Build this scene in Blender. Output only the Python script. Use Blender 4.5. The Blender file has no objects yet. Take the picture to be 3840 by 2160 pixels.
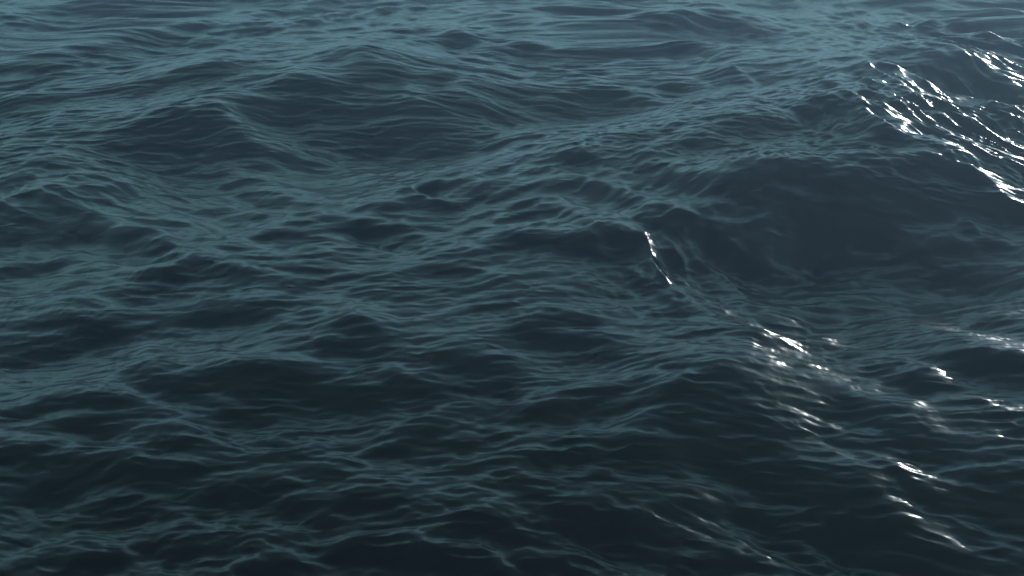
import bpy, math
import numpy as np

# ---------------------------------------------------------------- camera
scene = bpy.context.scene
CAM_H = 10.0
PITCH = 23.5            # degrees below the horizon
cam_data = bpy.data.cameras.new('camera')
cam_data.sensor_width = 36.0
cam_data.lens = 38.6    # about 50 degrees across
cam_data.clip_start = 0.1
cam_data.clip_end = 20000.0
cam = bpy.data.objects.new('camera', cam_data)
scene.collection.objects.link(cam)
cam.location = (0.0, 0.0, CAM_H)
cam.rotation_euler = (math.radians(90.0 - PITCH), 0.0, 0.0)
scene.camera = cam

# ---------------------------------------------------------------- light
SUN_EL, SUN_AZ = 9.0, 33.0      # elevation; azimuth clockwise from +Y (view direction)
world = bpy.data.worlds.new('World')
scene.world = world
world.use_nodes = True
wt = world.node_tree
wt.nodes.clear()
w_out = wt.nodes.new('ShaderNodeOutputWorld')
w_bg = wt.nodes.new('ShaderNodeBackground')
w_sky = wt.nodes.new('ShaderNodeTexSky')
w_sky.sky_type = 'NISHITA'
w_sky.sun_disc = False
w_sky.sun_elevation = math.radians(SUN_EL)
w_sky.sun_rotation = math.radians(SUN_AZ)
w_sky.air_density = 1.0
w_sky.dust_density = 0.3
w_sky.ozone_density = 1.0
# a thin overcast veil over the clear sky: pale blue low down, duller and greener overhead
w_geo = wt.nodes.new('ShaderNodeTexCoord')
w_sep = wt.nodes.new('ShaderNodeSeparateXYZ')
w_ramp = wt.nodes.new('ShaderNodeValToRGB')
wt.links.new(w_geo.outputs['Generated'], w_sep.inputs[0])
wt.links.new(w_sep.outputs[2], w_ramp.inputs[0])
VEIL = [(0.0, (0.44, 0.70, 1.05)), (0.09, (0.42, 0.76, 0.95)), (0.24, (0.31, 0.65, 0.66)),
        (0.42, (0.20, 0.38, 0.41)), (0.70, (0.13, 0.19, 0.225)), (1.0, (0.05, 0.06, 0.08))]
el = w_ramp.color_ramp.elements
while len(el) < len(VEIL):
    el.new(0.5)
for e, (p, c) in zip(el, VEIL):
    e.position = p
    e.color = (*c, 1.0)
w_veil = wt.nodes.new('ShaderNodeBackground')
w_add = wt.nodes.new('ShaderNodeAddShader')
wt.links.new(w_ramp.outputs[0], w_veil.inputs[0])
w_veil.inputs[1].default_value = 1.0
w_tint = wt.nodes.new('ShaderNodeMix')      # the glow round the low sun, cooled by the veil
w_tint.data_type = 'RGBA'
w_tint.blend_type = 'MULTIPLY'
w_tint.inputs[0].default_value = 1.0
w_tint.inputs[7].default_value = (0.45, 0.75, 1.25, 1.0)
wt.links.new(w_sky.outputs[0], w_tint.inputs[6])
wt.links.new(w_tint.outputs[2], w_bg.inputs[0])
w_bg.inputs[1].default_value = 0.014
wt.links.new(w_bg.outputs[0], w_add.inputs[0])
wt.links.new(w_veil.outputs[0], w_add.inputs[1])
wt.links.new(w_add.outputs[0], w_out.inputs[0])

sun_data = bpy.data.lights.new('sun', 'SUN')
sun_data.energy = 1.2
sun_data.angle = math.radians(0.5)
sun_data.color = (0.95, 0.98, 1.0)
sun = bpy.data.objects.new('sun', sun_data)
scene.collection.objects.link(sun)
from mathutils import Vector
_el, _az = math.radians(SUN_EL), math.radians(SUN_AZ)
_d = Vector((math.sin(_az)*math.cos(_el), math.cos(_az)*math.cos(_el), math.sin(_el)))
sun.rotation_euler = _d.to_track_quat('Z', 'Y').to_euler()
sun.location = (60, 90, 60)

scene.view_settings.view_transform = 'Standard'
scene.view_settings.look = 'None'
scene.view_settings.gamma = 1.0
scene.view_settings.exposure = 0.0
scene.view_settings.use_curve_mapping = False

# ---------------------------------------------------------------- sea surface
def polar_grid():
    """Vertices fan out from the point under the camera, fine where the sea is near."""
    half = math.radians(33.0)
    a_in = np.linspace(-half, half, 1001)
    a_out = np.linspace(half, 2*math.pi - half, 90)[1:-1]
    az = np.concatenate([a_in, a_out])
    dep = np.radians(np.concatenate([np.linspace(52.0, 18.0, 441)[:-1], np.linspace(18.0, 6.0, 561)]))
    r1 = CAM_H / np.tan(dep)
    r0 = np.linspace(0.4, r1[0], 10)[:-1]
    r2 = r1[-1] * np.geomspace(1.0, 9000.0 / r1[-1], 120)[1:]
    return az, np.concatenate([r0, r1, r2])

def band(lam, rms_slope, heading, spread, ridge, seed, n=448, waves=13.0):
    """One octave of wind waves on a periodic tile: height and horizontal (choppy) drift."""
    rng = np.random.RandomState(seed)
    size = lam * waves
    k1 = np.fft.fftfreq(n, 1.0 / n) * 2*math.pi / size
    kx, ky = np.meshgrid(k1, k1, indexing='ij')
    k = np.hypot(kx, ky); k[0, 0] = 1e-6
    kc = 2*math.pi / lam
    amp = np.exp(-(np.log2(k / kc) / 0.55)**2) / k**1.0
    th = np.arctan2(ky, kx) - math.radians(heading)
    amp = amp * np.abs(np.cos(th))**spread / k
    amp[0, 0] = 0
    z = (rng.normal(size=(n, n)) + 1j*rng.normal(size=(n, n))) * amp
    h = np.fft.ifft2(z).real
    if ridge > 0:      # pinch the crests into thin wrinkles
        h = h / h.std()
        h = (1 - ridge)*h - ridge*1.5*np.sqrt(h**2 + 0.03)
        h -= h.mean()
    hk = np.fft.fft2(h)
    dx = np.fft.ifft2(1j*kx/k*hk).real
    dy = np.fft.ifft2(1j*ky/k*hk).real
    sx = np.fft.ifft2(1j*kx*hk).real; sy = np.fft.ifft2(1j*ky*hk).real
    s = rms_slope / math.sqrt((sx**2 + sy**2).mean())
    return size, np.stack([h*s, dx*s, dy*s], -1)

def sample(tile, size, x, y):
    n = tile.shape[0]
    u = (x / size * n) % n; v = (y / size * n) % n
    i = np.floor(u).astype(np.int64); j = np.floor(v).astype(np.int64)
    fu = (u - i)[..., None]; fv = (v - j)[..., None]
    i %= n; j %= n
    i2 = (i + 1) % n; j2 = (j + 1) % n
    return (tile[i, j]*(1-fu)*(1-fv) + tile[i2, j]*fu*(1-fv)
            + tile[i, j2]*(1-fu)*fv + tile[i2, j2]*fu*fv)

# wavelength, rms slope, heading (deg from +X), spread power, choppiness, pinched crests
BANDS = [
    (26.0, 0.030, -80, 3.0, 0.8, 0.0),
    (13.0, 0.040, -98, 3.0, 0.8, 0.0),
    (6.5,  0.050, -72, 2.5, 0.9, 0.0),
    (3.4,  0.055, -98, 3.0, 1.0, 0.1),
    (1.9,  0.070, -72, 4.0, 1.0, 0.3),
    (1.05, 0.085, -102, 5.0, 1.0, 0.4),
    (0.58, 0.110, -78, 5.0, 0.9, 0.5),
    (0.32, 0.125, -96, 4.5, 0.7, 0.5),
    (0.18, 0.125, -86, 4.0, 0.5, 0.5),
    (0.11, 0.090, -100, 3.5, 0.4, 0.5),
]

# short waves running across the rest
CROSS = [
    (2.2,  0.16, 32, 9.0, 1.0, 0.3),
    (1.1,  0.15, 26, 9.0, 0.9, 0.4),
    (0.5,  0.08, 34, 8.0, 0.7, 0.4),
]
GUSTS = [(16.5, 37.0, 5.5, 6.0, 2.8), (24.0, 52.0, 6.0, 10.0, 1.6), (3.9, 24.3, 1.7, 2.2, 2.1), (6.5, 17.0, 3.0, 1.5, 0.2), (5.5, 13.6, 2.6, 2.2, 0.1), (9.0, 28.0, 4.0, 4.0, 0.5)]

# smoother lanes: centre x, y, half size x, y, how much calmer
CALM = [(10.0, 28.6, 5.0, 5.0, -0.15), (6.5, 15.5, 2.5, 2.5, 0.1), (-9.0, 28.0, 3.0, 3.0, 0.2)]

def sea(x, y, cell):
    """Displacement of the rest point (x, y); cell = local mesh spacing in metres."""
    out = np.zeros(x.shape + (3,))
    # slow bending of the wave trains, so that ripples curve with the swell
    s1, w1 = band(22.0, 1.0, 30, 0.0, 0.0, 71)
    w = sample(w1, s1, x, y); w = w / w1.std((0, 1))
    for b, (lam, slope, head, spread, chop, ridge) in enumerate(BANDS + CROSS):
        a = math.radians(17.0 * b)
        # the tile is turned by a, its waves are turned back
        size, tile = band(lam, slope, head - math.degrees(a), spread, ridge, 11 + b)
        bend = WARP * min(1.0, 3.0 / lam)
        xs = x + bend*w[..., 1]; ys = y + bend*w[..., 2]
        xr = xs*math.cos(a) + ys*math.sin(a); yr = -xs*math.sin(a) + ys*math.cos(a)
        d = sample(tile, size, xr + 31.7*b, yr - 12.3*b)
        f = np.clip(lam / (cell * 2.2) - 0.8, 0, 1)
        if lam > 5:                       # the open water beyond runs higher
            f = f * (0.7 + 0.9*np.clip((np.hypot(x, y) - 28.0)/35.0, 0, 1))
        elif b >= len(BANDS):             # cross sea, only where the gusts raise it
            g = np.zeros(x.shape)
            for (cx, cy, rx, ry, k) in GUSTS:
                g = np.maximum(g, k*np.exp(-((x - cx)/rx)**2 - ((y - cy)/ry)**2))
            f = f * g
        else:                             # ripples come in gusts, with smoother lanes between
            g = 0.9 + 0.2*w[..., 0]
            if lam > 1.5:
                g = g * (1.0 + 0.8*np.clip((np.hypot(x, y) - 25.0)/30.0, 0, 1))
            for (cx, cy, rx, ry, k) in CALM:
                g = g - k*np.exp(-((x - cx)/rx)**2 - ((y - cy)/ry)**2)
            f = f * np.clip(g, 0.25, 2.4)
        hx = d[..., 1]*math.cos(a) - d[..., 2]*math.sin(a)
        hy = d[..., 1]*math.sin(a) + d[..., 2]*math.cos(a)
        if lam < 5:                       # short steep ripples inshore, longer ones further out
            q = np.log2(lam / (0.012*np.hypot(x, y)**1.1 + 0.05))
            f = f * (0.58 + 0.9*np.exp(-(q/1.1)**2))
        out[..., 2] += d[..., 0]*f
        out[..., 0] += hx*f*chop
        out[..., 1] += hy*f*chop
    return out

WARP = 1.0

# Wave faces and backs observed on this stretch of sea.  Each entry is
# (slope, [(x, y, reach across, reach along), ...]) in metres: slope > 0 is a
# face rising away from the viewer's shore, slope < 0 a back falling away.
# SWELL-BEGIN
SWELLS = [
    (0.80, [(-23.87,62.82,0.52,1.84), (-24.85,63.18,0.52,1.89), (-22.80,62.55,0.51,1.80)]),
    (0.70, [(-16.56,53.50,0.43,1.41), (-15.43,54.48,0.44,1.44)]),
    (0.60, [(-7.09,45.28,0.26,0.77), (-5.78,44.48,0.25,0.74)]),
    (0.80, [(-6.17,42.73,0.39,1.08), (-4.83,42.51,0.38,1.05)]),
    (0.70, [(-3.05,42.51,0.21,0.57), (-2.43,42.39,0.21,0.57)]),
    (0.80, [(-2.89,50.96,0.20,0.65), (-1.81,50.49,0.20,0.63)]),
    (0.80, [(-13.21,42.93,0.40,1.11), (-11.87,43.31,0.40,1.13)]),
    (1.50, [(-8.46,41.23,0.36,0.96), (-6.89,40.97,0.35,0.93), (-5.95,40.60,0.35,0.89)]),
    (0.90, [(-9.39,38.80,0.27,0.66), (-8.34,39.36,0.27,0.66), (-7.31,38.82,0.27,0.63)]),
    (1.70, [(-5.71,39.07,0.66,1.60), (-4.43,38.19,0.65,1.50), (-3.05,37.58,0.63,1.45), (-1.66,38.32,0.64,1.52)]),
    (1.00, [(-6.78,37.76,0.34,0.78), (-5.48,36.94,0.34,0.74)]),
    (1.30, [(-12.02,35.58,0.51,1.15), (-10.97,36.43,0.51,1.22), (-10.25,36.21,0.51,1.18)]),
    (0.90, [(-11.21,35.02,0.46,1.00), (-8.98,35.04,0.45,0.99)]),
    (0.90, [(-13.87,28.59,0.43,0.80), (-13.01,28.77,0.43,0.80), (-11.78,28.03,0.42,0.75)]),
    (0.80, [(-13.32,27.52,0.35,0.61), (-12.06,27.25,0.34,0.59)]),
    (0.80, [(-7.89,30.83,0.18,0.35), (-6.70,29.94,0.17,0.33)]),
    (1.00, [(-3.89,27.00,0.22,0.40), (-3.19,26.38,0.22,0.38), (-2.58,26.40,0.22,0.38)]),
    (1.10, [(-9.81,26.48,0.18,0.32), (-8.99,25.81,0.18,0.30)]),
    (1.00, [(-12.61,25.42,0.23,0.37), (-11.56,25.21,0.22,0.36)]),
    (1.00, [(-8.68,23.74,0.21,0.33), (-7.94,23.65,0.20,0.33)]),
    (0.90, [(-7.36,34.83,0.28,0.60), (-6.30,34.84,0.28,0.59)]),
    (0.70, [(-18.58,39.31,0.34,0.85), (-17.88,39.02,0.34,0.83)]),
    (0.60, [(-20.22,44.41,0.43,1.19), (-18.42,43.35,0.42,1.13)]),
    (0.60, [(-2.70,29.99,0.14,0.27), (-2.29,30.00,0.14,0.27)]),
    (0.70, [(-13.92,30.86,0.23,0.46), (-15.05,30.76,0.23,0.46)]),
    (0.50, [(-12.85,29.61,0.22,0.43), (-10.92,30.57,0.22,0.43)]),
    (0.70, [(-12.12,34.65,0.25,0.54), (-13.37,34.64,0.25,0.55)]),
    (0.70, [(-8.28,29.07,0.21,0.38), (-7.03,28.41,0.20,0.37)]),
    (0.80, [(-1.98,24.15,0.20,0.33), (-0.79,23.90,0.20,0.32)]),
    (0.60, [(-2.63,28.71,0.13,0.25), (-1.46,28.05,0.13,0.24)]),
    (0.80, [(-7.62,24.51,0.15,0.25), (-6.13,23.40,0.14,0.23), (-7.82,24.54,0.15,0.25)]),
    (0.70, [(-6.56,26.44,0.16,0.27), (-4.97,26.39,0.16,0.27)]),
    (0.70, [(-3.67,28.09,0.16,0.31), (-3.10,28.05,0.16,0.30)]),
    (0.60, [(-7.59,31.02,0.25,0.50), (-9.21,33.18,0.27,0.55)]),
    (0.60, [(-0.99,29.52,0.20,0.40), (-2.19,30.10,0.21,0.41)]),
    (0.80, [(-11.06,27.08,0.27,0.47), (-10.28,26.64,0.26,0.45)]),
    (-0.90, [(-14.47,29.41,0.11,0.21), (-14.20,30.25,0.11,0.22), (-13.95,31.20,0.12,0.23), (-12.87,31.47,0.12,0.23), (-11.91,31.85,0.12,0.23), (-10.69,30.96,0.11,0.22), (-9.57,30.89,0.11,0.21)]),
    (-0.60, [(-16.52,34.36,0.46,1.01), (-16.34,36.86,0.48,1.13), (-15.80,37.68,0.49,1.17), (-16.11,41.12,0.53,1.38), (-16.16,44.02,0.56,1.54), (-15.61,47.30,0.59,1.75), (-13.68,46.59,0.58,1.75), (-11.79,45.79,0.56,1.71)]),
    (-0.70, [(-16.34,36.86,0.12,0.27), (-15.52,38.13,0.12,0.29), (-15.58,40.64,0.12,0.32), (-15.76,43.76,0.13,0.36)]),
    (-0.80, [(-14.17,35.85,0.11,0.26), (-14.19,38.42,0.12,0.29), (-13.79,40.25,0.12,0.31), (-13.04,41.43,0.12,0.33), (-11.95,41.69,0.12,0.33), (-9.74,40.25,0.12,0.31), (-8.49,40.09,0.12,0.30)]),
    (-0.90, [(-11.59,41.79,0.13,0.36), (-10.75,42.48,0.14,0.37), (-9.96,43.15,0.14,0.38), (-8.06,42.07,0.13,0.37), (-6.56,41.18,0.13,0.34), (-5.33,40.35,0.13,0.32), (-4.51,39.49,0.12,0.31)]),
    (-0.80, [(-11.79,45.79,0.20,0.61), (-10.51,45.64,0.20,0.60), (-8.54,44.06,0.19,0.56), (-6.65,41.81,0.18,0.50), (-5.42,41.60,0.18,0.48), (-4.33,41.18,0.18,0.47), (-2.78,40.15,0.17,0.45), (-1.68,39.38,0.17,0.42), (-1.04,38.59,0.17,0.39), (-0.12,37.51,0.16,0.37)]),
    (-0.80, [(-12.67,37.07,0.12,0.29), (-11.93,37.68,0.12,0.30), (-11.17,37.39,0.12,0.30), (-9.94,36.43,0.12,0.28), (-8.44,35.60,0.11,0.26)]),
    (-1.00, [(-9.64,37.67,0.20,0.50), (-8.81,36.84,0.20,0.46), (-7.89,36.21,0.20,0.44), (-5.97,36.45,0.19,0.42), (-3.91,35.25,0.19,0.39), (-2.49,33.34,0.18,0.36), (-1.61,34.44,0.18,0.38), (-0.16,34.59,0.18,0.40)]),
    (-0.70, [(-6.63,38.57,0.13,0.31), (-5.79,38.01,0.13,0.29), (-5.00,36.85,0.12,0.27), (-4.29,36.02,0.12,0.26)]),
    (-0.60, [(-9.43,34.15,0.10,0.22), (-8.35,34.10,0.10,0.21)]),
    (-0.70, [(-12.71,32.44,0.12,0.24), (-11.90,32.20,0.12,0.23), (-11.23,31.58,0.11,0.22), (-10.31,31.47,0.11,0.22)]),
    (-0.90, [(-7.45,34.14,0.08,0.17), (-6.93,33.84,0.08,0.17), (-6.33,34.00,0.08,0.17)]),
    (-0.80, [(-9.06,32.77,0.10,0.20), (-7.68,32.37,0.10,0.19), (-6.62,31.97,0.09,0.19), (-5.60,30.69,0.09,0.18), (-4.98,29.20,0.09,0.16)]),
    (-0.90, [(-8.02,30.59,0.06,0.12), (-6.93,28.94,0.06,0.11)]),
    (-0.80, [(-4.80,34.50,0.10,0.21), (-3.07,30.08,0.09,0.18), (-1.71,28.56,0.08,0.16)]),
    (-0.80, [(-6.40,28.07,0.08,0.15), (-5.79,28.57,0.09,0.16), (-5.29,28.49,0.09,0.16), (-4.13,27.53,0.08,0.15), (-3.02,27.28,0.08,0.15), (-2.44,26.75,0.08,0.14)]),
    (-0.90, [(-10.53,27.47,0.10,0.18), (-9.51,27.25,0.10,0.18), (-8.68,26.51,0.10,0.17), (-8.32,26.37,0.10,0.17), (-7.95,27.34,0.10,0.17), (-6.91,26.14,0.09,0.16), (-5.90,25.81,0.09,0.16)]),
    (-0.90, [(-8.55,25.68,0.08,0.14), (-7.11,24.41,0.08,0.13), (-6.03,23.97,0.07,0.12), (-5.29,23.84,0.07,0.12)]),
    (-0.90, [(-5.07,26.86,0.09,0.17), (-4.24,26.54,0.09,0.16), (-3.39,25.96,0.09,0.16), (-2.49,25.03,0.09,0.15), (-1.89,26.08,0.09,0.16), (-0.86,25.12,0.09,0.15)]),
    (-0.80, [(-2.33,28.63,0.10,0.19), (-1.78,29.40,0.10,0.20), (-1.29,29.77,0.10,0.20), (-0.03,30.93,0.11,0.22)]),
    (-0.80, [(-13.10,25.89,0.11,0.18), (-11.87,25.63,0.10,0.17), (-11.15,26.42,0.11,0.18), (-9.78,25.11,0.10,0.16), (-8.21,24.10,0.10,0.15), (-8.07,25.20,0.10,0.17)]),
    (-0.50, [(-19.35,41.11,0.13,0.33), (-18.00,40.68,0.13,0.33), (-17.48,43.02,0.13,0.36)]),
    (-0.50, [(-23.50,50.26,0.26,0.79), (-20.04,48.53,0.25,0.76), (-19.74,55.57,0.28,0.91), (-14.61,53.26,0.26,0.83)]),
    (-0.50, [(-12.55,52.59,0.19,0.61), (-10.72,53.37,0.19,0.64), (-8.76,53.38,0.19,0.63)]),
    (-0.50, [(-6.29,45.57,0.11,0.34), (-4.29,51.57,0.12,0.40), (-2.48,52.51,0.12,0.41), (0.04,49.45,0.12,0.36)]),
    (-0.50, [(-2.96,40.97,0.12,0.31), (-1.74,42.88,0.12,0.34), (0.07,48.20,0.14,0.40)]),
    (-0.80, [(-4.09,23.88,0.10,0.16), (-2.93,24.23,0.10,0.16), (-2.00,24.39,0.10,0.16), (0.04,23.71,0.10,0.15)]),
    (0.90, [(2.85,41.25,0.37,0.96), (4.10,40.69,0.37,0.93), (4.98,39.80,0.36,0.89)]),
    (0.70, [(5.69,42.40,0.27,0.71), (6.87,42.02,0.27,0.70)]),
    (0.80, [(7.20,33.93,0.35,0.82), (9.36,34.93,0.37,0.87)]),
    (0.70, [(6.71,32.97,0.23,0.51), (5.39,32.33,0.22,0.49)]),
    (1.10, [(5.86,28.34,0.37,0.71), (6.90,28.97,0.38,0.76), (8.36,29.42,0.39,0.79)]),
    (0.80, [(7.34,28.11,0.50,0.96), (9.25,28.11,0.51,0.97), (11.11,28.75,0.53,1.03), (13.01,29.33,0.55,1.08)]),
    (1.40, [(6.38,26.15,0.35,0.60), (7.65,26.57,0.35,0.61), (8.53,27.22,0.36,0.65), (9.71,27.61,0.37,0.68)]),
    (0.85, [(10.00,29.04,0.42,0.85), (12.50,29.66,0.44,0.88), (13.72,29.38,0.44,0.87)]),
    (1.10, [(12.13,28.29,0.25,0.46), (13.49,28.35,0.25,0.46)]),
    (0.90, [(3.88,30.83,0.25,0.51), (4.85,29.34,0.24,0.48)]),
    (0.80, [(1.48,32.22,0.16,0.35), (2.25,31.84,0.16,0.34)]),
    (0.90, [(2.18,29.33,0.24,0.46), (3.00,28.73,0.23,0.45)]),
    (1.10, [(4.46,26.54,0.22,0.39), (5.27,26.53,0.22,0.39), (6.15,26.36,0.22,0.39)]),
    (1.00, [(1.24,25.05,0.15,0.25), (2.12,24.84,0.15,0.25)]),
    (0.80, [(9.84,57.68,0.39,1.38), (11.75,56.77,0.38,1.32), (12.77,55.02,0.37,1.22)]),
    (0.60, [(7.57,55.92,0.31,1.06), (9.20,56.18,0.31,1.05)]),
    (0.50, [(14.57,65.23,0.37,1.37), (16.24,65.16,0.37,1.37)]),
    (0.80, [(0.22,49.45,0.24,0.74), (1.21,49.46,0.24,0.74)]),
    (0.70, [(7.16,49.77,0.20,0.62), (8.52,49.40,0.20,0.61)]),
    (0.90, [(9.08,43.64,0.30,0.83), (9.03,38.16,0.26,0.68), (9.72,35.99,0.25,0.63), (10.76,35.44,0.25,0.62)]),
    (0.80, [(12.89,43.25,0.22,0.62), (14.38,42.60,0.22,0.61)]),
    (0.60, [(16.62,47.41,0.44,1.35), (17.92,46.35,0.44,1.31)]),
    (0.70, [(16.86,44.13,0.42,1.14), (19.03,45.76,0.44,1.25)]),
    (1.00, [(11.43,32.19,0.31,0.70), (12.28,30.97,0.30,0.65), (13.25,30.14,0.30,0.61)]),
    (0.80, [(13.30,35.03,0.21,0.49), (12.55,35.86,0.21,0.52)]),
    (0.70, [(-0.01,25.50,0.18,0.31), (0.59,25.31,0.18,0.31)]),
    (0.60, [(1.05,40.03,0.27,0.66), (2.14,40.10,0.27,0.66)]),
    (0.80, [(3.10,26.71,0.19,0.34), (3.91,26.44,0.19,0.34)]),
    (0.60, [(9.08,43.64,0.25,0.69), (9.91,43.54,0.25,0.69)]),
    (0.70, [(1.42,27.20,0.16,0.29), (0.92,27.70,0.16,0.30)]),
    (0.90, [(2.28,25.59,0.16,0.27), (3.31,25.02,0.15,0.26)]),
    (0.80, [(10.39,26.18,0.20,0.33), (12.58,26.54,0.20,0.35)]),
    (0.70, [(9.82,25.19,0.19,0.30), (11.61,25.35,0.19,0.31)]),
    (1.10, [(5.85,25.43,0.21,0.35), (5.45,25.94,0.22,0.37), (6.58,25.32,0.21,0.35)]),
    (0.60, [(12.19,54.51,0.31,0.98), (11.70,54.41,0.31,0.97)]),
    (0.60, [(18.17,56.72,0.39,1.32), (16.10,56.48,0.39,1.30)]),
    (0.60, [(22.87,64.45,0.38,1.40), (24.56,62.78,0.37,1.33)]),
    (-0.70, [(0.03,42.21,0.14,0.38), (0.89,44.84,0.15,0.42), (1.99,46.08,0.15,0.44), (3.91,42.90,0.14,0.39), (4.59,41.03,0.14,0.36), (5.29,40.59,0.14,0.35), (6.56,41.05,0.14,0.36), (7.85,41.27,0.14,0.37)]),
    (-0.60, [(-0.10,38.14,0.20,0.47), (2.00,38.39,0.20,0.47), (3.44,39.04,0.21,0.49), (5.57,38.87,0.21,0.51), (8.91,39.30,0.21,0.55)]),
    (-0.60, [(-0.17,34.82,0.12,0.26), (1.15,34.86,0.12,0.26), (2.03,35.40,0.12,0.27), (2.79,34.57,0.12,0.27), (5.14,34.93,0.12,0.28), (8.22,37.65,0.13,0.33)]),
    (-0.90, [(8.31,48.51,0.12,0.34), (8.93,44.64,0.11,0.31), (9.38,43.17,0.11,0.29), (9.70,41.94,0.10,0.27), (9.97,36.92,0.09,0.23), (10.82,37.02,0.09,0.23), (11.51,37.01,0.09,0.23), (11.43,34.32,0.09,0.21), (11.79,32.50,0.08,0.19), (14.11,34.39,0.09,0.20), (15.11,33.50,0.09,0.19), (15.87,32.63,0.09,0.18)]),
    (-0.60, [(4.34,47.79,0.16,0.46), (6.94,48.07,0.16,0.47), (8.93,44.64,0.15,0.43)]),
    (-0.60, [(4.63,41.34,0.12,0.31), (6.11,43.24,0.12,0.34), (7.08,43.40,0.13,0.34), (7.75,42.63,0.12,0.33)]),
    (-0.60, [(6.42,33.04,0.11,0.26), (7.66,33.08,0.11,0.26), (9.29,33.30,0.12,0.26)]),
    (-0.60, [(3.94,30.43,0.15,0.30), (5.64,30.22,0.15,0.31), (7.54,31.00,0.15,0.33), (10.65,31.52,0.16,0.35)]),
    (-0.70, [(6.83,28.39,0.14,0.28), (7.67,28.71,0.15,0.29), (9.20,29.19,0.15,0.30), (10.77,29.99,0.15,0.33)]),
    (-0.70, [(-0.05,31.56,0.11,0.22), (1.46,31.49,0.11,0.22), (2.26,30.14,0.10,0.21), (3.78,28.76,0.10,0.19), (4.86,28.28,0.10,0.19), (6.44,27.60,0.10,0.18)]),
    (-0.90, [(2.60,27.45,0.08,0.15), (3.15,27.75,0.08,0.16), (3.73,28.11,0.08,0.16), (4.76,27.03,0.08,0.15), (5.28,26.88,0.08,0.15), (6.35,26.97,0.08,0.15)]),
    (-0.90, [(0.01,28.70,0.08,0.16), (1.35,28.90,0.09,0.16), (2.18,27.73,0.08,0.15), (2.90,26.99,0.08,0.15), (3.79,25.27,0.08,0.13)]),
    (-0.90, [(0.01,24.79,0.06,0.10), (1.24,24.52,0.06,0.10), (2.53,24.60,0.06,0.10), (2.71,24.34,0.06,0.10), (3.58,24.35,0.06,0.10), (3.77,23.58,0.06,0.10)]),
    (-0.90, [(4.01,25.90,0.09,0.15), (4.41,25.06,0.08,0.14), (4.95,25.14,0.08,0.14), (5.32,25.00,0.08,0.14), (5.48,24.06,0.08,0.13)]),
    (-0.90, [(5.21,26.21,0.09,0.15), (5.91,25.89,0.09,0.15), (6.94,25.74,0.09,0.14), (7.84,25.75,0.09,0.14), (8.77,25.90,0.09,0.14), (10.32,25.94,0.09,0.15), (12.05,25.85,0.09,0.15), (13.02,25.59,0.09,0.15)]),
    (-1.00, [(8.36,26.31,0.08,0.14), (9.97,27.40,0.09,0.15), (10.97,27.25,0.09,0.15), (11.91,27.54,0.09,0.16), (12.81,27.79,0.09,0.16), (14.04,27.78,0.09,0.16)]),
    (-0.60, [(9.22,26.60,0.13,0.21), (10.27,26.60,0.13,0.22), (11.68,26.95,0.13,0.23), (13.13,27.22,0.13,0.23)]),
    (-0.70, [(5.09,63.24,0.18,0.68), (7.65,61.59,0.17,0.65), (9.31,57.81,0.17,0.60), (11.39,57.54,0.17,0.58), (13.06,55.05,0.16,0.52), (13.08,50.00,0.15,0.45), (12.44,44.25,0.13,0.37)]),
    (-0.50, [(11.96,58.09,0.20,0.70), (13.41,57.62,0.19,0.68), (15.89,55.64,0.19,0.62), (18.46,54.46,0.19,0.62)]),
    (-0.70, [(12.36,38.85,0.12,0.31), (13.48,37.58,0.11,0.29), (13.64,36.04,0.11,0.27), (19.47,41.27,0.13,0.32)]),
    (-0.70, [(15.68,44.41,0.13,0.37), (17.08,43.45,0.13,0.34), (18.28,42.54,0.13,0.32), (19.26,40.57,0.13,0.30)]),
    (-0.70, [(13.12,35.21,0.11,0.26), (14.20,34.75,0.11,0.25), (16.70,34.51,0.11,0.24)]),
    (-0.70, [(12.10,30.78,0.10,0.21), (12.99,30.33,0.10,0.20), (14.26,30.29,0.10,0.19), (15.08,30.39,0.10,0.19)]),
    (-0.50, [(22.30,64.48,0.26,0.96), (24.34,62.15,0.25,0.88), (28.46,62.26,0.26,0.91)]),
    (-0.70, [(17.64,44.03,0.13,0.36), (19.91,42.20,0.13,0.34)]),
    (-0.60, [(14.35,46.91,0.14,0.41), (16.39,49.38,0.15,0.45), (23.31,54.47,0.17,0.54), (23.62,51.41,0.16,0.49)]),
    (-0.50, [(-0.01,30.15,0.15,0.30), (1.72,30.58,0.15,0.31)]),
    (-0.80, [(13.89,29.01,0.09,0.18), (14.43,28.87,0.09,0.18)]),
    (1.00, [(-8.59,21.16,0.19,0.27), (-7.93,20.94,0.19,0.26)]),
    (0.80, [(-10.02,21.60,0.28,0.41), (-8.84,21.16,0.27,0.39)]),
    (0.90, [(-5.77,18.99,0.22,0.29), (-4.83,18.57,0.21,0.28)]),
    (1.20, [(-5.24,18.34,0.23,0.30), (-4.73,18.02,0.23,0.29)]),
    (1.20, [(-3.95,18.46,0.23,0.30), (-3.27,18.20,0.23,0.29), (-2.76,18.02,0.23,0.29)]),
    (1.10, [(-2.23,18.46,0.18,0.24), (-1.50,18.27,0.18,0.23)]),
    (1.00, [(-3.77,19.96,0.20,0.27), (-2.68,19.74,0.19,0.27)]),
    (1.10, [(-3.51,20.76,0.15,0.22), (-2.94,20.54,0.15,0.22)]),
    (1.00, [(-7.37,19.10,0.20,0.26), (-6.93,18.67,0.19,0.25)]),
    (1.00, [(-1.32,19.22,0.21,0.29), (0.02,19.06,0.21,0.28)]),
    (0.90, [(-5.21,17.39,0.14,0.17), (-4.51,17.27,0.13,0.16)]),
    (1.00, [(-6.14,16.48,0.12,0.14), (-5.58,16.32,0.12,0.14)]),
    (0.90, [(-8.56,16.08,0.16,0.18), (-7.99,15.90,0.16,0.17)]),
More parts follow.
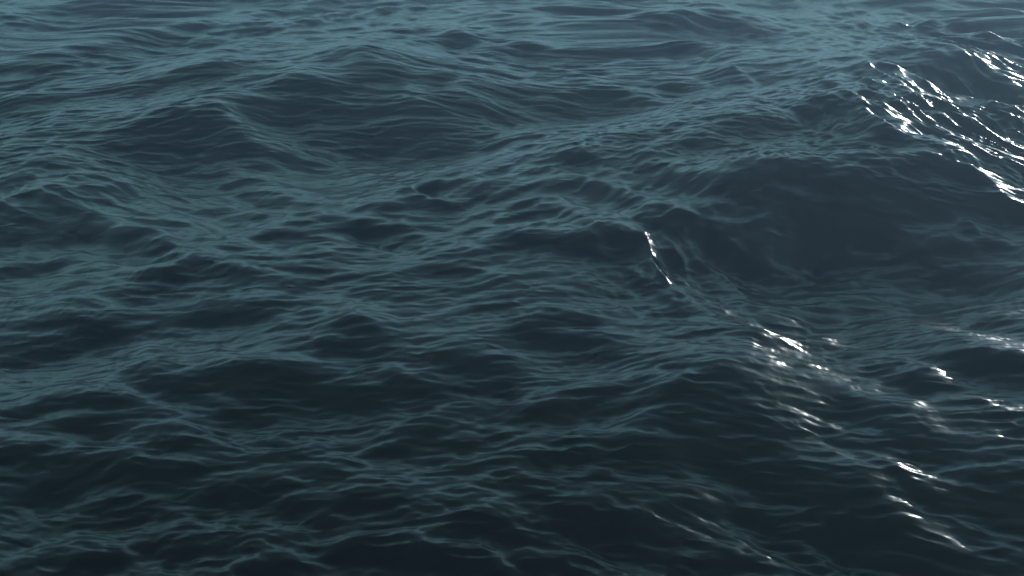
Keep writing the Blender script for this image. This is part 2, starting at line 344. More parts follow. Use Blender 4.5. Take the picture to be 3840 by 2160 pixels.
    (0.90, [(-7.52,15.90,0.15,0.17), (-7.07,15.65,0.15,0.17)]),
    (1.20, [(-6.57,15.66,0.21,0.24), (-6.03,15.47,0.21,0.23), (-5.47,15.51,0.21,0.23)]),
    (0.90, [(-7.67,15.27,0.17,0.19), (-7.17,15.07,0.17,0.18)]),
    (1.20, [(-4.91,14.84,0.16,0.17), (-4.43,14.98,0.16,0.17), (-3.90,15.16,0.16,0.18)]),
    (0.90, [(-6.63,14.84,0.19,0.20), (-5.47,14.71,0.18,0.19)]),
    (1.00, [(-1.50,16.61,0.13,0.15), (-0.81,16.50,0.13,0.15)]),
    (0.80, [(-3.37,15.53,0.10,0.11), (-2.78,15.36,0.10,0.11)]),
    (0.90, [(-2.50,14.68,0.16,0.17), (-1.86,14.59,0.15,0.16)]),
    (1.20, [(-0.83,14.21,0.17,0.18), (0.02,14.11,0.17,0.17)]),
    (1.20, [(-2.48,13.53,0.17,0.16), (-1.69,13.36,0.16,0.16), (-1.04,13.37,0.16,0.16)]),
    (1.00, [(-6.47,13.24,0.15,0.15), (-5.90,13.40,0.15,0.15)]),
    (1.00, [(-5.56,13.79,0.14,0.14), (-4.91,13.61,0.13,0.13)]),
    (0.90, [(-3.91,13.17,0.13,0.12), (-3.28,13.20,0.13,0.12)]),
    (0.70, [(-7.19,17.59,0.19,0.23), (-8.73,17.79,0.19,0.24)]),
    (0.80, [(-10.03,20.38,0.22,0.29), (-9.20,20.36,0.21,0.29)]),
    (0.80, [(-6.88,21.74,0.16,0.24), (-5.29,21.53,0.16,0.23)]),
    (0.80, [(-7.92,17.09,0.19,0.22), (-7.19,17.01,0.18,0.22)]),
    (0.80, [(-6.31,18.37,0.17,0.21), (-5.85,18.04,0.16,0.21)]),
    (1.00, [(-3.56,14.70,0.12,0.13), (-2.86,14.25,0.12,0.12)]),
    (1.00, [(-0.66,13.31,0.13,0.12), (-0.21,13.17,0.13,0.12)]),
    (0.90, [(-1.31,16.92,0.11,0.13), (-2.28,16.16,0.10,0.12)]),
    (1.00, [(-1.02,18.32,0.14,0.17), (0.03,18.34,0.14,0.17)]),
    (-0.90, [(-12.14,23.64,0.13,0.20), (-10.06,22.94,0.13,0.19), (-9.44,22.51,0.12,0.19), (-8.83,22.27,0.12,0.18), (-7.64,22.20,0.12,0.18), (-6.89,22.65,0.12,0.18), (-5.28,22.66,0.12,0.18), (-3.91,22.50,0.12,0.18), (-3.16,21.82,0.11,0.17), (-2.63,21.47,0.11,0.16)]),
    (-0.90, [(-9.77,21.96,0.12,0.18), (-8.68,21.44,0.12,0.17), (-8.24,21.27,0.12,0.17), (-7.84,20.94,0.11,0.16), (-7.23,20.12,0.11,0.15), (-6.54,19.89,0.11,0.15), (-6.00,20.12,0.11,0.15), (-5.15,19.19,0.10,0.14), (-4.23,19.42,0.10,0.14)]),
    (-0.90, [(-5.08,21.54,0.07,0.10), (-4.25,21.81,0.07,0.10), (-3.52,21.40,0.07,0.10), (-2.81,20.85,0.06,0.09), (-2.01,21.36,0.07,0.10), (-1.18,21.94,0.07,0.10), (0.06,22.03,0.07,0.10)]),
    (-0.90, [(-9.57,20.03,0.07,0.10), (-8.76,20.30,0.07,0.10), (-8.12,20.50,0.07,0.10)]),
    (-0.90, [(-9.20,18.71,0.09,0.11), (-8.51,18.70,0.08,0.11), (-7.45,18.40,0.08,0.11), (-6.90,18.07,0.08,0.10), (-6.33,17.76,0.08,0.10), (-5.80,17.84,0.08,0.10)]),
    (-0.90, [(-4.72,20.44,0.04,0.06), (-4.27,20.49,0.04,0.06)]),
    (-0.80, [(-4.07,20.29,0.05,0.08), (-3.37,20.32,0.05,0.08)]),
    (-0.80, [(-5.59,18.20,0.08,0.10), (-5.07,17.88,0.08,0.10), (-4.67,17.71,0.08,0.10)]),
    (-1.00, [(-3.94,18.46,0.06,0.08), (-3.32,18.60,0.06,0.08), (-2.81,19.22,0.07,0.09), (-2.00,18.92,0.06,0.09), (-1.43,19.15,0.07,0.09), (-0.85,19.38,0.07,0.09), (0.04,19.61,0.07,0.09)]),
    (-0.80, [(-1.98,18.71,0.06,0.08), (-1.59,18.51,0.06,0.08)]),
    (-1.00, [(-1.09,18.15,0.07,0.09), (-0.45,18.13,0.07,0.09), (0.03,17.92,0.07,0.09)]),
    (-0.80, [(-9.55,17.98,0.07,0.09), (-9.11,17.83,0.07,0.09)]),
    (-0.90, [(-8.79,17.29,0.08,0.10), (-8.43,17.49,0.08,0.10), (-7.68,17.45,0.08,0.10)]),
    (-1.00, [(-9.06,16.87,0.11,0.13), (-8.48,16.49,0.11,0.13), (-7.96,16.73,0.11,0.13), (-7.17,16.42,0.10,0.12), (-6.29,16.07,0.10,0.12)]),
    (-1.10, [(-6.89,15.52,0.06,0.07), (-6.71,15.69,0.06,0.07), (-6.49,15.83,0.06,0.07), (-5.80,15.88,0.06,0.07), (-5.19,15.82,0.06,0.07)]),
    (-0.80, [(-6.63,16.94,0.09,0.10), (-5.97,17.16,0.09,0.11), (-5.16,16.68,0.08,0.10), (-4.53,16.23,0.08,0.09), (-4.01,16.23,0.08,0.09), (-3.52,16.59,0.08,0.10), (-3.04,16.25,0.08,0.09), (-2.41,15.79,0.08,0.09)]),
    (-1.00, [(-5.15,17.06,0.07,0.08), (-3.69,17.13,0.07,0.08), (-3.35,16.84,0.06,0.08), (-2.96,16.60,0.06,0.07), (-2.51,16.62,0.06,0.07), (-2.03,17.10,0.06,0.08), (-1.42,17.54,0.07,0.08)]),
    (-0.80, [(-3.11,16.03,0.06,0.07), (-2.31,16.36,0.06,0.07), (-1.64,16.69,0.06,0.08), (-0.95,16.73,0.06,0.08)]),
    (-0.90, [(-1.04,17.15,0.05,0.06), (-0.61,17.28,0.05,0.06), (-0.32,17.12,0.05,0.06), (0.02,16.82,0.05,0.05)]),
    (-0.90, [(-1.50,16.49,0.06,0.07), (-1.11,16.31,0.06,0.07), (-0.59,16.07,0.06,0.07), (0.01,16.03,0.06,0.07)]),
    (-0.90, [(-4.38,15.56,0.06,0.06), (-4.01,15.39,0.06,0.06), (-3.42,15.47,0.06,0.06)]),
    (-0.90, [(-2.83,15.21,0.06,0.07), (-2.20,15.43,0.06,0.07), (-1.71,15.42,0.06,0.07), (-1.11,15.20,0.06,0.06), (-0.57,15.53,0.06,0.07), (0.01,15.72,0.06,0.07)]),
    (-1.00, [(-7.47,14.56,0.08,0.08), (-7.15,14.93,0.08,0.09), (-6.53,15.13,0.08,0.09), (-5.94,15.08,0.08,0.09), (-5.33,14.77,0.08,0.08), (-4.76,14.75,0.08,0.08), (-4.33,14.51,0.08,0.08), (-3.33,14.25,0.07,0.08), (-2.91,13.98,0.07,0.07)]),
    (-0.90, [(-7.50,13.28,0.15,0.14), (-7.12,13.73,0.15,0.15), (-6.58,14.11,0.15,0.15), (-5.93,13.77,0.15,0.15), (-5.28,13.38,0.14,0.14)]),
    (-1.00, [(-4.28,13.16,0.07,0.07), (-3.77,13.48,0.07,0.07), (-3.37,13.55,0.07,0.07), (-2.92,13.32,0.07,0.07)]),
    (-1.00, [(-2.93,13.72,0.07,0.07), (-2.20,13.95,0.07,0.07), (-1.61,14.12,0.07,0.07), (-1.12,13.65,0.07,0.07), (-0.52,13.90,0.07,0.07), (0.01,13.33,0.07,0.07)]),
    (-0.90, [(-1.21,14.15,0.07,0.07), (-0.38,14.79,0.07,0.08), (0.02,15.01,0.08,0.08)]),
    (-0.80, [(-5.47,14.71,0.09,0.09), (-4.74,14.30,0.08,0.09), (-3.73,13.97,0.08,0.08)]),
    (1.00, [(0.39,20.57,0.25,0.35), (1.08,20.38,0.25,0.35), (1.96,19.88,0.24,0.33)]),
    (2.20, [(3.36,17.34,0.37,0.46), (3.91,17.82,0.38,0.49), (4.72,18.28,0.39,0.51), (5.37,17.87,0.39,0.48)]),
    (1.40, [(3.55,16.89,0.26,0.31), (5.11,17.26,0.27,0.32)]),
    (1.80, [(4.40,15.96,0.36,0.40), (4.93,15.43,0.35,0.38), (5.44,14.96,0.35,0.37)]),
    (1.60, [(7.74,17.41,0.42,0.50), (8.21,16.81,0.41,0.48), (8.55,15.87,0.40,0.45)]),
    (1.30, [(5.89,18.38,0.21,0.27), (6.37,18.13,0.21,0.26), (6.77,17.71,0.21,0.26)]),
    (1.10, [(5.22,20.51,0.18,0.25), (5.94,21.03,0.18,0.26), (6.83,21.10,0.18,0.26)]),
    (1.10, [(5.48,22.12,0.15,0.22), (6.45,22.27,0.15,0.22)]),
    (1.50, [(0.74,14.39,0.27,0.28), (1.88,14.23,0.27,0.27), (3.04,14.85,0.28,0.29)]),
    (1.20, [(2.57,13.72,0.19,0.18), (3.34,13.82,0.19,0.19)]),
    (1.40, [(5.22,14.62,0.30,0.31), (5.99,14.08,0.30,0.30), (6.62,13.62,0.30,0.29)]),
    (1.20, [(6.48,15.75,0.21,0.24), (6.71,15.10,0.21,0.22)]),
    (1.30, [(6.91,17.57,0.28,0.34), (7.04,16.90,0.27,0.32), (7.44,16.08,0.26,0.30)]),
    (0.80, [(6.96,23.14,0.20,0.30), (8.55,23.72,0.21,0.31)]),
    (0.90, [(9.23,19.78,0.18,0.25), (10.12,19.41,0.18,0.24)]),
    (1.10, [(2.06,16.11,0.17,0.19), (3.11,16.26,0.17,0.19)]),
    (1.00, [(0.39,17.35,0.17,0.21), (1.89,17.92,0.18,0.23)]),
    (1.10, [(0.35,14.96,0.16,0.17), (0.18,15.25,0.16,0.17)]),
    (1.10, [(3.93,16.10,0.19,0.21), (3.28,16.25,0.19,0.22)]),
    (1.10, [(4.55,13.80,0.17,0.17), (4.32,14.87,0.18,0.19), (5.05,14.57,0.18,0.18)]),
    (1.30, [(7.48,15.22,0.26,0.27), (7.98,14.50,0.25,0.26)]),
    (1.10, [(7.95,18.96,0.17,0.23), (8.49,18.88,0.17,0.23)]),
    (1.00, [(0.90,13.37,0.13,0.12), (0.31,13.37,0.13,0.12)]),
    (0.80, [(1.77,21.36,0.15,0.23), (0.69,21.20,0.15,0.23)]),
    (1.00, [(1.20,16.01,0.14,0.17), (0.35,15.97,0.14,0.16)]),
    (1.00, [(3.58,15.12,0.14,0.15), (4.17,14.88,0.14,0.15)]),
    (-0.90, [(0.06,21.97,0.08,0.13), (0.94,21.82,0.08,0.13), (1.58,21.66,0.08,0.12), (2.52,22.18,0.09,0.13), (3.48,21.54,0.08,0.12), (4.65,21.06,0.08,0.12), (5.89,21.17,0.08,0.12), (6.90,21.37,0.09,0.12), (7.63,20.92,0.08,0.12), (8.66,20.32,0.08,0.12), (10.28,19.80,0.08,0.12)]),
    (-0.80, [(0.89,20.72,0.08,0.11), (2.15,20.90,0.08,0.12), (3.48,20.23,0.08,0.11), (4.60,19.63,0.08,0.11), (6.11,19.91,0.08,0.11), (7.85,20.26,0.08,0.11), (8.42,19.70,0.08,0.11)]),
    (-1.10, [(4.30,23.97,0.10,0.15), (4.54,23.21,0.10,0.15), (4.70,22.16,0.09,0.14), (5.30,21.10,0.09,0.13), (5.88,21.15,0.09,0.13)]),
    (-0.70, [(5.95,21.07,0.12,0.17), (7.24,22.52,0.13,0.19), (8.24,22.83,0.13,0.20), (10.39,23.68,0.14,0.21), (12.39,24.27,0.15,0.23)]),
    (-0.60, [(7.24,21.03,0.11,0.16), (9.01,21.37,0.12,0.17), (11.22,21.83,0.12,0.18)]),
    (-0.80, [(0.03,17.92,0.10,0.12), (0.51,17.72,0.09,0.12), (1.17,18.51,0.10,0.13), (2.36,19.03,0.10,0.13), (3.25,18.47,0.10,0.13), (4.09,18.95,0.10,0.14), (4.88,18.97,0.10,0.14)]),
    (-0.80, [(1.09,17.06,0.08,0.10), (1.68,17.72,0.09,0.11), (2.25,17.96,0.09,0.11), (3.22,18.31,0.09,0.12)]),
    (-0.80, [(0.02,16.88,0.07,0.09), (0.90,16.84,0.07,0.09), (1.80,17.12,0.07,0.09), (2.57,17.58,0.08,0.09)]),
    (-0.80, [(5.83,19.65,0.09,0.13), (6.27,19.59,0.10,0.13), (6.65,19.05,0.09,0.12), (7.25,19.11,0.09,0.12), (7.66,18.47,0.09,0.12)]),
    (-1.00, [(8.15,19.72,0.07,0.09), (8.31,19.44,0.06,0.09), (8.73,19.30,0.06,0.09)]),
    (-0.35, [(8.22,18.69,0.06,0.08), (8.68,18.57,0.06,0.08), (8.93,18.14,0.06,0.08), (9.33,17.60,0.06,0.07)]),
    (-0.90, [(0.76,15.79,0.07,0.07), (1.63,15.75,0.07,0.07), (1.88,15.55,0.06,0.07), (3.01,15.64,0.07,0.07), (3.85,15.65,0.07,0.07), (4.08,15.38,0.07,0.07)]),
    (-0.90, [(5.12,17.15,0.11,0.14), (5.54,16.98,0.11,0.13), (5.81,16.31,0.11,0.13), (6.20,15.95,0.11,0.12), (6.38,15.40,0.11,0.12), (6.75,14.73,0.11,0.11)]),
    (-0.70, [(6.24,16.81,0.09,0.10), (6.47,16.25,0.08,0.10), (6.73,15.48,0.08,0.09)]),
    (-0.70, [(5.58,15.00,0.07,0.07), (5.90,14.65,0.07,0.07), (6.84,14.79,0.07,0.07), (7.23,14.53,0.07,0.07), (7.45,14.27,0.07,0.07), (7.85,13.85,0.07,0.07)]),
    (-1.20, [(3.64,14.61,0.09,0.09), (3.87,14.18,0.09,0.09), (4.28,13.94,0.09,0.09), (4.54,13.72,0.09,0.09)]),
    (-1.10, [(0.50,14.72,0.10,0.11), (0.64,14.21,0.10,0.10), (1.09,13.93,0.10,0.10), (1.47,13.70,0.10,0.10), (1.78,13.34,0.10,0.09)]),
    (-1.10, [(4.60,14.26,0.09,0.09), (4.92,14.03,0.09,0.09), (5.16,13.59,0.09,0.09)]),
    (-1.00, [(7.02,15.83,0.08,0.09), (7.44,15.59,0.08,0.09), (7.83,15.34,0.08,0.09)]),
    (-1.10, [(4.78,14.89,0.05,0.05), (5.00,14.77,0.05,0.05)]),
    (-0.80, [(3.32,16.55,0.05,0.06), (3.76,16.47,0.05,0.06), (4.16,16.42,0.05,0.06), (4.61,16.16,0.05,0.06)]),
    (-0.70, [(0.02,15.41,0.06,0.07), (0.68,15.59,0.06,0.07)]),
    (-0.70, [(5.72,17.76,0.06,0.07), (6.14,17.35,0.06,0.07), (6.43,17.16,0.06,0.07)]),
    (-0.80, [(1.79,14.64,0.06,0.06), (2.59,15.03,0.06,0.06), (3.10,15.23,0.06,0.07)]),
    (-0.80, [(7.23,14.53,0.09,0.09), (7.99,14.23,0.09,0.09)]),
    (-0.70, [(8.09,27.99,0.08,0.15), (9.29,28.34,0.08,0.16), (11.29,29.48,0.08,0.17), (12.60,29.99,0.09,0.18)]),
    (-0.60, [(8.96,27.82,0.08,0.15), (10.42,28.33,0.08,0.15), (11.98,28.75,0.08,0.16), (13.34,28.62,0.08,0.16)]),
    (-0.60, [(6.67,27.33,0.07,0.13), (7.84,27.98,0.07,0.14), (8.98,28.06,0.07,0.14)]),
    (-0.50, [(8.51,30.13,0.08,0.16), (9.89,31.03,0.08,0.17), (11.75,31.25,0.08,0.18)]),
    (-0.50, [(7.75,27.14,0.07,0.12), (8.84,27.44,0.07,0.13)]),
    (-0.60, [(6.58,26.82,0.07,0.12), (7.45,26.98,0.07,0.12)]),
    (-0.60, [(3.48,17.63,0.05,0.06), (4.20,17.56,0.05,0.06), (4.90,17.45,0.05,0.06)]),
    (-0.60, [(3.76,17.10,0.05,0.06), (4.48,17.16,0.05,0.06)]),
    (-0.60, [(7.46,16.63,0.05,0.06), (7.74,16.00,0.05,0.05), (8.24,15.57,0.05,0.05)]),
    (-0.60, [(8.05,17.29,0.05,0.06), (8.35,16.30,0.05,0.06)]),
    (0.40, [(8.54,19.51,0.31,0.41), (9.25,19.31,0.31,0.40), (9.92,18.88,0.31,0.40)]),
    (0.25, [(6.03,14.80,0.20,0.21), (6.89,14.49,0.21,0.21), (7.82,13.80,0.20,0.20)]),
    (0.25, [(10.94,26.25,0.40,0.66), (12.97,25.46,0.40,0.65)]),
    (-0.70, [(4.76,18.43,0.05,0.06), (5.24,18.07,0.05,0.06), (5.82,17.47,0.05,0.06)]),
    (-0.70, [(6.36,18.08,0.05,0.06), (6.73,17.00,0.05,0.06), (6.97,16.17,0.05,0.05)]),
    (-0.60, [(3.43,16.12,0.04,0.05), (3.90,15.90,0.04,0.04), (4.59,15.31,0.04,0.04), (5.10,14.81,0.04,0.04)]),
    (-0.60, [(5.06,16.01,0.04,0.05), (5.52,15.31,0.04,0.04), (5.92,14.97,0.04,0.04)]),
    (-0.60, [(7.32,17.76,0.04,0.06), (7.71,16.86,0.04,0.05), (8.04,15.93,0.04,0.05)]),
    (-0.60, [(5.38,14.67,0.04,0.04), (5.98,14.01,0.04,0.04), (6.46,13.60,0.04,0.04)]),
    (-0.60, [(2.52,14.52,0.04,0.04), (3.13,14.37,0.04,0.04), (3.53,14.07,0.04,0.04)]),
    (-0.50, [(1.12,14.51,0.04,0.04), (1.90,14.44,0.04,0.04), (2.70,14.65,0.04,0.04)]),
    (0.25, [(8.13,19.15,0.37,0.49), (9.05,18.82,0.38,0.48), (9.65,18.26,0.37,0.46)]),
    (0.50, [(7.79,15.66,0.26,0.29), (8.28,14.99,0.26,0.27)]),
    (0.30, [(6.48,15.75,0.21,0.24), (6.84,14.79,0.21,0.22), (7.37,14.05,0.20,0.20)]),
    (-0.50, [(7.64,28.46,0.07,0.13), (9.07,28.62,0.07,0.13), (10.27,29.05,0.07,0.14)]),
    (-0.50, [(8.36,27.85,0.06,0.12), (9.51,27.95,0.07,0.12), (10.99,28.29,0.07,0.13)]),
    (-0.45, [(9.65,28.59,0.07,0.13), (11.51,29.19,0.07,0.14), (12.62,29.03,0.07,0.13)]),
]
# flanks turned to the right, (steepness, [...]) as above
FLANKS = [
    (1.70, [(15.68,44.41,0.15,0.40), (17.08,43.45,0.14,0.37), (18.07,42.83,0.14,0.35), (19.28,40.50,0.14,0.33)]),
    (1.70, [(17.08,43.99,0.15,0.39), (17.72,43.78,0.15,0.38)]),
    (1.70, [(11.55,36.94,0.12,0.30), (11.51,34.37,0.11,0.27), (11.65,32.27,0.11,0.24), (13.18,34.42,0.11,0.26)]),
    (1.70, [(12.53,35.46,0.12,0.28), (13.54,34.74,0.12,0.27)]),
    (1.70, [(13.12,35.20,0.12,0.28), (14.20,34.75,0.12,0.27), (15.55,34.45,0.12,0.26), (15.86,32.60,0.11,0.24)]),
    (1.70, [(15.16,37.11,0.12,0.30), (16.71,37.37,0.13,0.30), (17.92,37.18,0.13,0.29)]),
    (1.70, [(18.70,44.45,0.15,0.39), (19.91,42.20,0.14,0.36)]),
    (1.70, [(18.29,43.39,0.15,0.38), (19.76,41.80,0.14,0.35)]),
    (1.70, [(12.23,30.47,0.10,0.22), (13.83,30.60,0.11,0.22)]),
    (1.70, [(13.40,30.00,0.10,0.21), (14.13,30.02,0.10,0.21), (15.08,30.39,0.11,0.21)]),
    (1.70, [(13.89,29.01,0.10,0.19), (14.43,28.87,0.10,0.19)]),
    (1.70, [(13.49,37.86,0.12,0.32), (13.64,36.04,0.12,0.29)]),
    (1.70, [(12.65,27.67,0.10,0.17), (14.04,27.78,0.10,0.18)]),
    (1.30, [(23.08,54.57,0.14,0.45), (22.91,52.26,0.13,0.42), (23.55,51.22,0.13,0.41)]),
    (1.30, [(12.49,45.11,0.11,0.32), (12.56,44.26,0.11,0.31)]),
    (1.30, [(17.91,44.89,0.11,0.32), (18.81,44.97,0.12,0.31)]),
    (1.30, [(20.59,45.42,0.12,0.33), (21.34,45.57,0.12,0.32)]),
    (1.30, [(12.36,38.85,0.10,0.26), (12.39,37.39,0.09,0.24)]),
    (1.30, [(27.17,61.64,0.16,0.56), (28.37,62.00,0.16,0.56)]),
    (1.30, [(18.83,45.49,0.12,0.33), (21.39,47.22,0.12,0.35)]),
    (1.30, [(20.75,49.04,0.13,0.37), (21.49,48.67,0.13,0.37)]),
    (1.70, [(4.41,25.06,0.06,0.11), (5.32,25.00,0.06,0.10), (5.48,24.06,0.06,0.10)]),
    (1.70, [(5.91,25.89,0.07,0.11), (6.94,25.74,0.07,0.11), (7.77,25.90,0.07,0.11)]),
    (1.70, [(3.58,24.35,0.06,0.10), (3.77,23.58,0.06,0.10)]),
    (1.70, [(7.10,25.74,0.07,0.11), (7.84,25.75,0.07,0.11)]),
    (0.35, [(4.21,23.75,0.06,0.09), (4.85,21.40,0.06,0.08)]),
    (0.35, [(4.75,23.44,0.06,0.09), (5.30,21.10,0.06,0.08)]),
    (0.35, [(5.21,22.49,0.06,0.09), (5.89,21.17,0.06,0.08)]),
    (0.35, [(6.13,23.04,0.06,0.09), (6.36,22.65,0.06,0.09)]),
    (0.35, [(6.37,24.78,0.06,0.10), (6.65,24.20,0.06,0.10)]),
    (0.35, [(8.15,19.72,0.05,0.07), (8.60,19.28,0.05,0.07)]),
    (0.35, [(4.78,14.89,0.04,0.04), (5.00,14.77,0.04,0.04)]),
    (0.35, [(5.81,14.93,0.04,0.05), (6.05,14.86,0.04,0.05)]),
    (0.35, [(3.50,16.56,0.05,0.05), (3.76,16.44,0.05,0.05)]),
    (0.35, [(7.59,15.55,0.05,0.05), (7.84,15.36,0.05,0.05)]),
    (0.12, [(5.96,19.37,0.07,0.09), (6.69,18.84,0.07,0.09)]),
    (0.12, [(6.82,19.54,0.07,0.09), (7.64,18.51,0.07,0.09)]),
    (0.12, [(5.62,19.10,0.07,0.09), (5.85,18.81,0.07,0.09)]),
    (0.12, [(8.30,18.60,0.07,0.09), (8.93,18.14,0.07,0.08), (9.31,17.60,0.07,0.08)]),
    (0.12, [(5.28,17.08,0.06,0.07), (5.98,16.30,0.06,0.07), (6.28,15.64,0.06,0.07)]),
    (0.12, [(5.89,17.73,0.06,0.08), (6.28,17.25,0.06,0.07)]),
    (0.12, [(6.38,16.78,0.06,0.07), (6.47,16.25,0.06,0.07)]),
    (0.12, [(5.58,15.00,0.06,0.06), (5.90,14.65,0.06,0.06), (6.22,14.60,0.06,0.06)]),
    (0.12, [(6.30,14.83,0.06,0.06), (6.81,14.71,0.06,0.06)]),
    (0.12, [(6.87,14.90,0.06,0.06), (7.49,14.38,0.06,0.06), (7.89,13.94,0.06,0.06)]),
    (0.12, [(3.63,14.56,0.05,0.06), (3.80,14.17,0.05,0.05), (4.13,13.95,0.05,0.05)]),
    (0.12, [(4.66,14.21,0.05,0.05), (4.97,13.64,0.05,0.05)]),
    (0.12, [(1.22,13.63,0.05,0.05), (1.78,13.34,0.05,0.05)]),
    (0.12, [(0.50,14.49,0.05,0.06), (1.09,13.98,0.05,0.05)]),
    (1.00, [(14.85,40.78,0.72,1.87), (15.93,37.57,0.68,1.64), (18.03,37.48,0.70,1.58)]),
    (0.60, [(20.46,49.59,0.63,1.92), (22.15,47.72,0.62,1.77)]),
    (-0.80, [(8.69,19.88,0.44,0.60), (9.29,19.42,0.44,0.58), (9.90,18.84,0.43,0.56)]),
    (-0.50, [(9.86,26.14,0.42,0.69), (12.06,25.30,0.42,0.66)]),
    (-0.70, [(8.25,21.57,0.64,0.91), (9.30,20.02,0.62,0.85), (10.19,19.60,0.62,0.84)]),
    (-0.50, [(6.90,15.48,0.41,0.45), (7.35,14.00,0.39,0.39)]),
    (-0.40, [(4.09,14.45,0.38,0.38), (5.83,14.00,0.38,0.37)]),
    (0.80, [(14.42,42.23,0.58,1.58), (16.69,41.50,0.58,1.46), (18.67,38.98,0.57,1.31)]),
    (0.80, [(11.80,36.89,0.28,0.70), (12.65,34.67,0.27,0.61), (14.01,34.20,0.27,0.59)]),
    (1.20, [(4.22,25.38,0.22,0.38), (5.60,25.17,0.22,0.35)]),
    (0.50, [(4.42,23.92,0.16,0.25), (5.18,22.35,0.15,0.22)]),
    (-0.60, [(7.74,16.00,0.38,0.42), (8.34,15.17,0.37,0.40)]),
    (-0.50, [(11.61,25.40,0.62,0.99), (12.59,24.68,0.61,0.97)]),
    (-1.30, [(7.71,19.01,0.32,0.41), (8.25,18.27,0.31,0.39), (9.20,17.33,0.30,0.37)]),
    (-1.30, [(10.37,22.78,0.37,0.55), (11.02,21.35,0.36,0.52)]),
    (0.90, [(13.32,36.18,0.55,1.38), (15.12,36.20,0.56,1.32), (16.76,34.61,0.55,1.20)]),
    (0.70, [(19.41,45.66,0.47,1.34), (20.94,44.57,0.47,1.24)]),
]
# SWELL-END
SLOPE_UP, SLOPE_DOWN, SLOPE_FLANK = 0.45, 0.32, 0.42
GX0, GY0, GD, GNX, GNY = -71.68, 3.0, 0.07, 2048, 2048

def paint(strokes, up, down):
    S = np.zeros((GNX, GNY), dtype=np.float64)
    for amp, pts in strokes:
        a = amp * (up if amp > 0 else down)
        mxs = max(p[2] for p in pts); mys = max(p[3] for p in pts)
        i0 = max(int((min(p[0] for p in pts) - 3*mxs - GX0)/GD), 0)
        i1 = min(int((max(p[0] for p in pts) + 3*mxs - GX0)/GD) + 2, GNX)
        j0 = max(int((min(p[1] for p in pts) - 3*mys - GY0)/GD), 0)
        j1 = min(int((max(p[1] for p in pts) + 3*mys - GY0)/GD) + 2, GNY)
        if i1 <= i0 or j1 <= j0:
            continue
        gx, gy = np.meshgrid(GX0 + GD*np.arange(i0, i1), GY0 + GD*np.arange(j0, j1), indexing='ij')
        best = np.full(gx.shape, 1e9)
        segs = list(zip(pts[:-1], pts[1:])) or [(pts[0], pts[0])]
        for p, q in segs:
            sx = 0.5*(p[2] + q[2]); sy = 0.5*(p[3] + q[3])
            ax, ay = p[0]/sx, p[1]/sy
            bx, by = q[0]/sx - ax, q[1]/sy - ay
            ux, uy = gx/sx - ax, gy/sy - ay
            t = np.clip((ux*bx + uy*by)/(bx*bx + by*by + 1e-9), 0, 1)
            best = np.minimum(best, (ux - t*bx)**2 + (uy - t*by)**2)
        S[i0:i1, j0:j1] += a*np.exp(-0.5*best)
    return S

def swell_field():
    """Height field whose slopes follow SWELLS and FLANKS (least squares, solved with an FFT)."""
    Sy = np.clip(paint(SWELLS, SLOPE_UP, SLOPE_DOWN), -0.45, 0.44)
    Sx = -np.clip(paint(FLANKS, SLOPE_FLANK, SLOPE_FLANK), -0.7, 0.8)
    kx = np.fft.fftfreq(GNX, GD)[:, None]*2*math.pi
    ky = np.fft.fftfreq(GNY, GD)[None, :]*2*math.pi
    low = (2*math.pi/60.0)**2
    Hk = -1j*ky*np.fft.fft2(Sy)/(ky**2 + 0.15*kx**2 + low)
    Hk = Hk - 1j*kx*np.fft.fft2(Sx)/(kx**2 + 0.3*ky**2 + 4*low)
    return np.fft.ifft2(Hk).real

az, rr = polar_grid()
A, R = np.meshgrid(az, rr)
X = np.sin(A)*R; Y = np.cos(A)*R
dr = np.gradient(rr)[:, None] * np.ones_like(A)
da = R * np.maximum(np.gradient(az)[None, :], 0.0)
cell = np.maximum(dr*0.6, np.abs(da))
D = sea(X, Y, cell)
hf = swell_field()
def at_field(f, x, y):
    u = np.clip((x - GX0)/GD, 0, GNX - 1.001); v = np.clip((y - GY0)/GD, 0, GNY - 1.001)
    i = u.astype(np.int64); j = v.astype(np.int64); fu = u - i; fv = v - j
    edge = np.clip(np.minimum(np.minimum(u, GNX - u), np.minimum(v, GNY - v))/40.0, 0, 1)
    return edge*(f[i, j]*(1-fu)*(1-fv) + f[i+1, j]*fu*(1-fv) + f[i, j+1]*(1-fu)*fv + f[i+1, j+1]*fu*fv)
D[..., 2] += at_field(hf, X, Y)
P = np.stack([X + D[..., 0], Y + D[..., 1], D[..., 2]], -1)
nr, na = X.shape
verts = np.concatenate([P.reshape(-1, 3), [[0, 0, P[0, :, 2].mean()]]])
idx = np.arange(nr*na).reshape(nr, na)
nxt = np.roll(idx, -1, axis=1)
quads = np.stack([idx[:-1], idx[1:], nxt[1:], nxt[:-1]], -1).reshape(-1, 4)[:, ::-1]
quads = quads[:, ::-1]
tris = np.stack([np.full(na, nr*na), idx[0], nxt[0]], -1)
mesh = bpy.data.meshes.new('water')
mesh.vertices.add(len(verts))
mesh.vertices.foreach_set('co', verts.astype(np.float32).ravel())
nl = quads.size + tris.size
mesh.loops.add(nl)
mesh.loops.foreach_set('vertex_index', np.concatenate([quads.ravel(), tris.ravel()]).astype(np.int32))
npoly = len(quads) + len(tris)
mesh.polygons.add(npoly)
starts = np.concatenate([np.arange(len(quads))*4, len(quads)*4 + np.arange(len(tris))*3]).astype(np.int32)
mesh.polygons.foreach_set('loop_start', starts)
mesh.update(calc_edges=True)
mesh.validate()
if mesh.polygons[npoly//2].normal.z < 0:
    mesh.flip_normals()
mesh.polygons.foreach_set('use_smooth', np.ones(len(mesh.polygons), dtype=bool))
water = bpy.data.objects.new('water', mesh)
scene.collection.objects.link(water)
water['kind'] = 'structure'

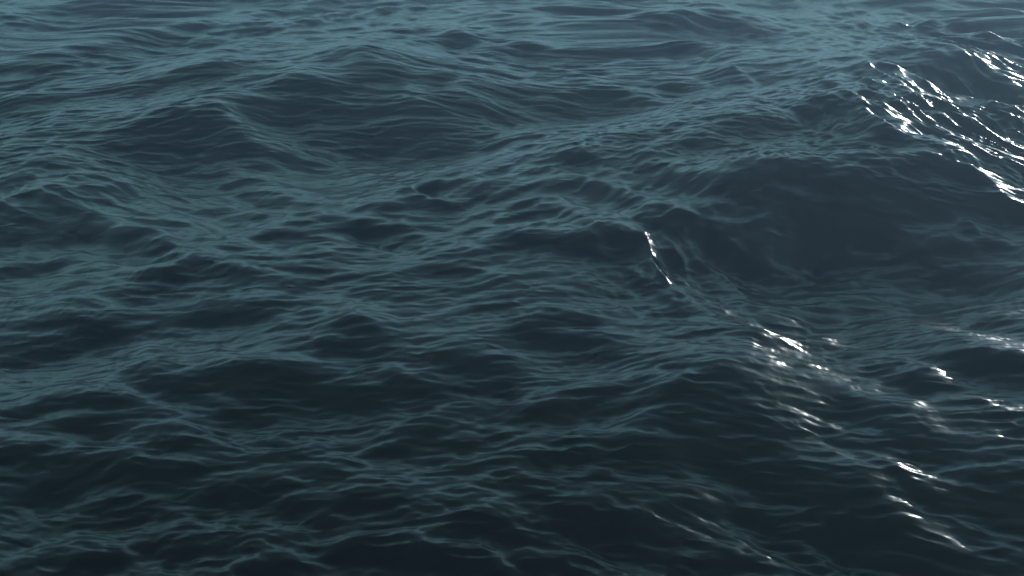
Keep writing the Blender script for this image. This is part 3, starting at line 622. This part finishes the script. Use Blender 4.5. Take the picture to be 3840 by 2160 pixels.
m = bpy.data.materials.new('sea_water')
m.use_nodes = True
nt = m.node_tree
b = nt.nodes['Principled BSDF']
b.inputs['Base Color'].default_value = (0.002, 0.004, 0.005, 1)
b.inputs['Roughness'].default_value = 0.23
b.inputs['IOR'].default_value = 1.38
mesh.materials.append(m)
# the finest wrinkles, too small for the mesh
tc = nt.nodes.new('ShaderNodeTexCoord')
mp = nt.nodes.new('ShaderNodeMapping')
mp.inputs['Scale'].default_value = (0.45, 1.0, 1.0)
mp.inputs['Rotation'].default_value = (0, 0, math.radians(8))
n1 = nt.nodes.new('ShaderNodeTexNoise')
n1.noise_type = 'RIDGED_MULTIFRACTAL'
n1.inputs['Scale'].default_value = 3.2
n1.inputs['Detail'].default_value = 4.0
n1.inputs['Roughness'].default_value = 0.55
n1.inputs['Distortion'].default_value = 0.6
bp = nt.nodes.new('ShaderNodeBump')
bp.inputs['Strength'].default_value = 1.0
bp.inputs['Distance'].default_value = 0.028
nt.links.new(tc.outputs['Object'], mp.inputs['Vector'])
nt.links.new(mp.outputs['Vector'], n1.inputs['Vector'])
nt.links.new(n1.outputs['Fac'], bp.inputs['Height'])
nt.links.new(bp.outputs['Normal'], b.inputs['Normal'])

# ---------------------------------------------------------------- haze
HAZE_DENSITY = 0.0034
def box_mesh(name, x0, x1, y0, y1, z0, z1):
    me = bpy.data.meshes.new(name)
    v = [(x, y, z) for z in (z0, z1) for y in (y0, y1) for x in (x0, x1)]
    me.from_pydata(v, [], [(0, 2, 3, 1), (4, 5, 7, 6), (0, 1, 5, 4), (2, 6, 7, 3), (0, 4, 6, 2), (1, 3, 7, 5)])
    return me
hz = bpy.data.objects.new('haze', box_mesh('haze', -9600, 9600, -9600, 9600, -5.0, 13.0))
scene.collection.objects.link(hz)
hz['kind'] = 'stuff'
hm = bpy.data.materials.new('haze')
hm.use_nodes = True
hm.node_tree.nodes.clear()
ho = hm.node_tree.nodes.new('ShaderNodeOutputMaterial')
hv = hm.node_tree.nodes.new('ShaderNodeVolumePrincipled')
hv.inputs['Color'].default_value = (0.56, 0.79, 1.0, 1)
hv.inputs['Anisotropy'].default_value = 0.5
hv.inputs['Density'].default_value = HAZE_DENSITY
hm.node_tree.links.new(hv.outputs[0], ho.inputs['Volume'])
hz.data.materials.append(hm)
